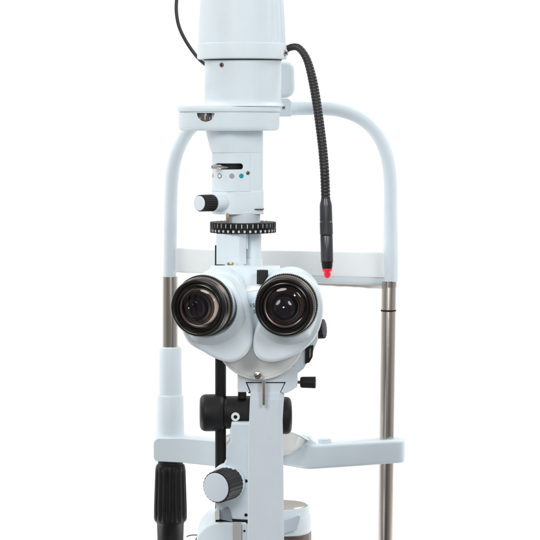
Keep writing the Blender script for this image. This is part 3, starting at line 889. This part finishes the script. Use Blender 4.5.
# ============================================================ CABLES
bm = bmesh.new()
tube(bm, resample(spline([P(x, y, d) for x, y, d in [(180, -50, 1.15), (178.2, -20, 1.15), (176.6, 0, 1.15), (176.4, 12, 1.15), (178.6, 25, 1.15), (183.6, 37, 1.15), (191, 49, 1.15), (199, 59, 1.148), (208, 66.5, 1.14), (216, 72, 1.13)]], 12), 0.002), 1.75 * k(1.15), 20)
o = finish('power_cable', bm, cable_mat)
o['label'] = 'thin black cable curving down to the left side of the lamp housing'; o['category'] = 'cable'
bm = bmesh.new()
tube(bm, resample(spline([P(x, y, d) for x, y, d in [(187, 536.5, 1.17), (190, 535.4, 1.16), (195, 535.0, 1.15), (200, 535.6, 1.14), (206, 538.0, 1.13), (212, 545, 1.12)]], 10), 0.0015), 0.6 * k(1.15), 14)
tube(bm, resample(spline([P(x, y, d) for x, y, d in [(196.5, 541, 1.10), (198, 537.6, 1.10), (202, 536, 1.10), (208, 538, 1.10)]], 10), 0.0015), 1.6 * k(1.10), 14)
o = finish('thin_wire', bm, cable_mat)
o['label'] = 'short dark wire end at the bottom between the black grip and the white base'; o['category'] = 'wire'

# ============================================================ BACKDROP
bm = bmesh.new()
W, y0 = 3.0, 2.3
prof = [(y0, 2.6), (y0, -1.0)]
loft(bm, [[Vector((x, a, z)) for a, z in prof] for x in (-W, W)], False, False, closed=False)
bg = finish('backdrop', bm, material('white_backdrop_paper', (0.88, 0.88, 0.88), 0.9), None, angle=60)
bg['kind'] = 'structure'

# ============================================================ LIGHT
w = bpy.data.worlds.new('World'); bpy.context.scene.world = w; w.use_nodes = True
nt = w.node_tree; N = nt.nodes; L = nt.links
bgd = N['Background']
tc = N.new('ShaderNodeTexCoord'); sp = N.new('ShaderNodeSeparateXYZ'); L.new(tc.outputs['Generated'], sp.inputs[0])
cr_ = N.new('ShaderNodeValToRGB'); mr = N.new('ShaderNodeMapRange')
mr.inputs['From Min'].default_value = -1; mr.inputs['From Max'].default_value = 1
L.new(sp.outputs['Z'], mr.inputs['Value']); L.new(mr.outputs[0], cr_.inputs[0])
e = cr_.color_ramp.elements
e[0].position = 0.0; e[0].color = (0.34, 0.33, 0.32, 1)
e[1].position = 1.0; e[1].color = (0.80, 0.82, 0.84, 1)
q = e.new(0.45); q.color = (0.55, 0.54, 0.53, 1)
q = e.new(0.62); q.color = (0.72, 0.73, 0.74, 1)
my = N.new('ShaderNodeMapRange'); my.inputs['From Min'].default_value = -1.0; my.inputs['From Max'].default_value = 0.1
my.inputs['To Min'].default_value = 0.22; my.inputs['To Max'].default_value = 1.0      # the room behind the camera is darker
L.new(sp.outputs['Y'], my.inputs['Value'])
vm = N.new('ShaderNodeVectorMath'); vm.operation = 'SCALE'
L.new(cr_.outputs[0], vm.inputs[0]); L.new(my.outputs[0], vm.inputs['Scale'])
nz = N.new('ShaderNodeTexNoise'); nz.inputs['Scale'].default_value = 1.0; nz.inputs['Detail'].default_value = 1.5
mp = N.new('ShaderNodeMapping'); mp.inputs['Scale'].default_value = (5.0, 5.0, 0.5); mp.inputs['Location'].default_value = (1.7, 0.4, 0)
L.new(tc.outputs['Generated'], mp.inputs['Vector']); L.new(mp.outputs[0], nz.inputs['Vector'])
mz = N.new('ShaderNodeMapRange'); mz.inputs['From Min'].default_value = 0.40; mz.inputs['From Max'].default_value = 0.60
mz.inputs['To Min'].default_value = 0.45; mz.inputs['To Max'].default_value = 1.6
L.new(nz.outputs['Fac'], mz.inputs['Value'])
vz = N.new('ShaderNodeVectorMath'); vz.operation = 'SCALE'
L.new(vm.outputs[0], vz.inputs[0]); L.new(mz.outputs[0], vz.inputs['Scale'])
L.new(vz.outputs[0], bgd.inputs['Color'])
bgd.inputs['Strength'].default_value = 0.92

def area(name, loc, target, size, power, col=(1, 1, 1), sy=None):
    l = bpy.data.lights.new(name, 'AREA'); l.energy = power; l.color = col; l.shape = 'ELLIPSE'
    l.size = size; l.size_y = sy or size
    o = bpy.data.objects.new(name, l); C.objects.link(o); o.location = loc
    o.rotation_euler = (Vector(target) - Vector(loc)).to_track_quat('-Z', 'Y').to_euler()
    return o
area('softbox', (-0.75, -0.7, 1.35), (0, 1.1, 0.42), 0.8, 18, (1, 0.99, 0.97))
area('softbox', (0.85, -0.8, 1.25), (0, 1.1, 0.42), 0.6, 13, (0.97, 0.99, 1.0))
area('ceiling_panel', (0.2, 0.7, 2.0), (0, 1.1, 0.45), 0.6, 1.5, (0.95, 0.98, 1.0))
area('camera_side_lamp', (0.02, -0.95, 0.70), (0.0, 1.0, 0.45), 0.10, 3.0)
for sx in (-1, 1):
    area('backdrop_lamp', (1.3 * sx, 1.62, 1.7), (0.35 * sx, 2.3, 0.5), 0.8, 14.3)
    area('backdrop_lamp', (1.3 * sx, 1.62, -0.6), (0.35 * sx, 2.3, 0.3), 0.8, 14.3)

# ============================================================ CAMERA
cam = bpy.data.cameras.new('camera'); co = bpy.data.objects.new('camera', cam); C.objects.link(co)
co.location = (0, CAMY, Z0); co.rotation_euler = (pi / 2, 0, 0)
cam.sensor_width = 36; cam.lens = 36 / (540 * K)
cam.shift_y = (HZ - 270) / 540
cam.clip_start = 0.01; cam.clip_end = 50
sc_ = bpy.context.scene; sc_.camera = co
sc_.view_settings.view_transform = 'Standard'; sc_.view_settings.look = 'None'
sc_.view_settings.exposure = 0; sc_.view_settings.gamma = 1
sc_.cycles.use_denoising = True
sc_.cycles.max_bounces = 10; sc_.cycles.transparent_max_bounces = 12
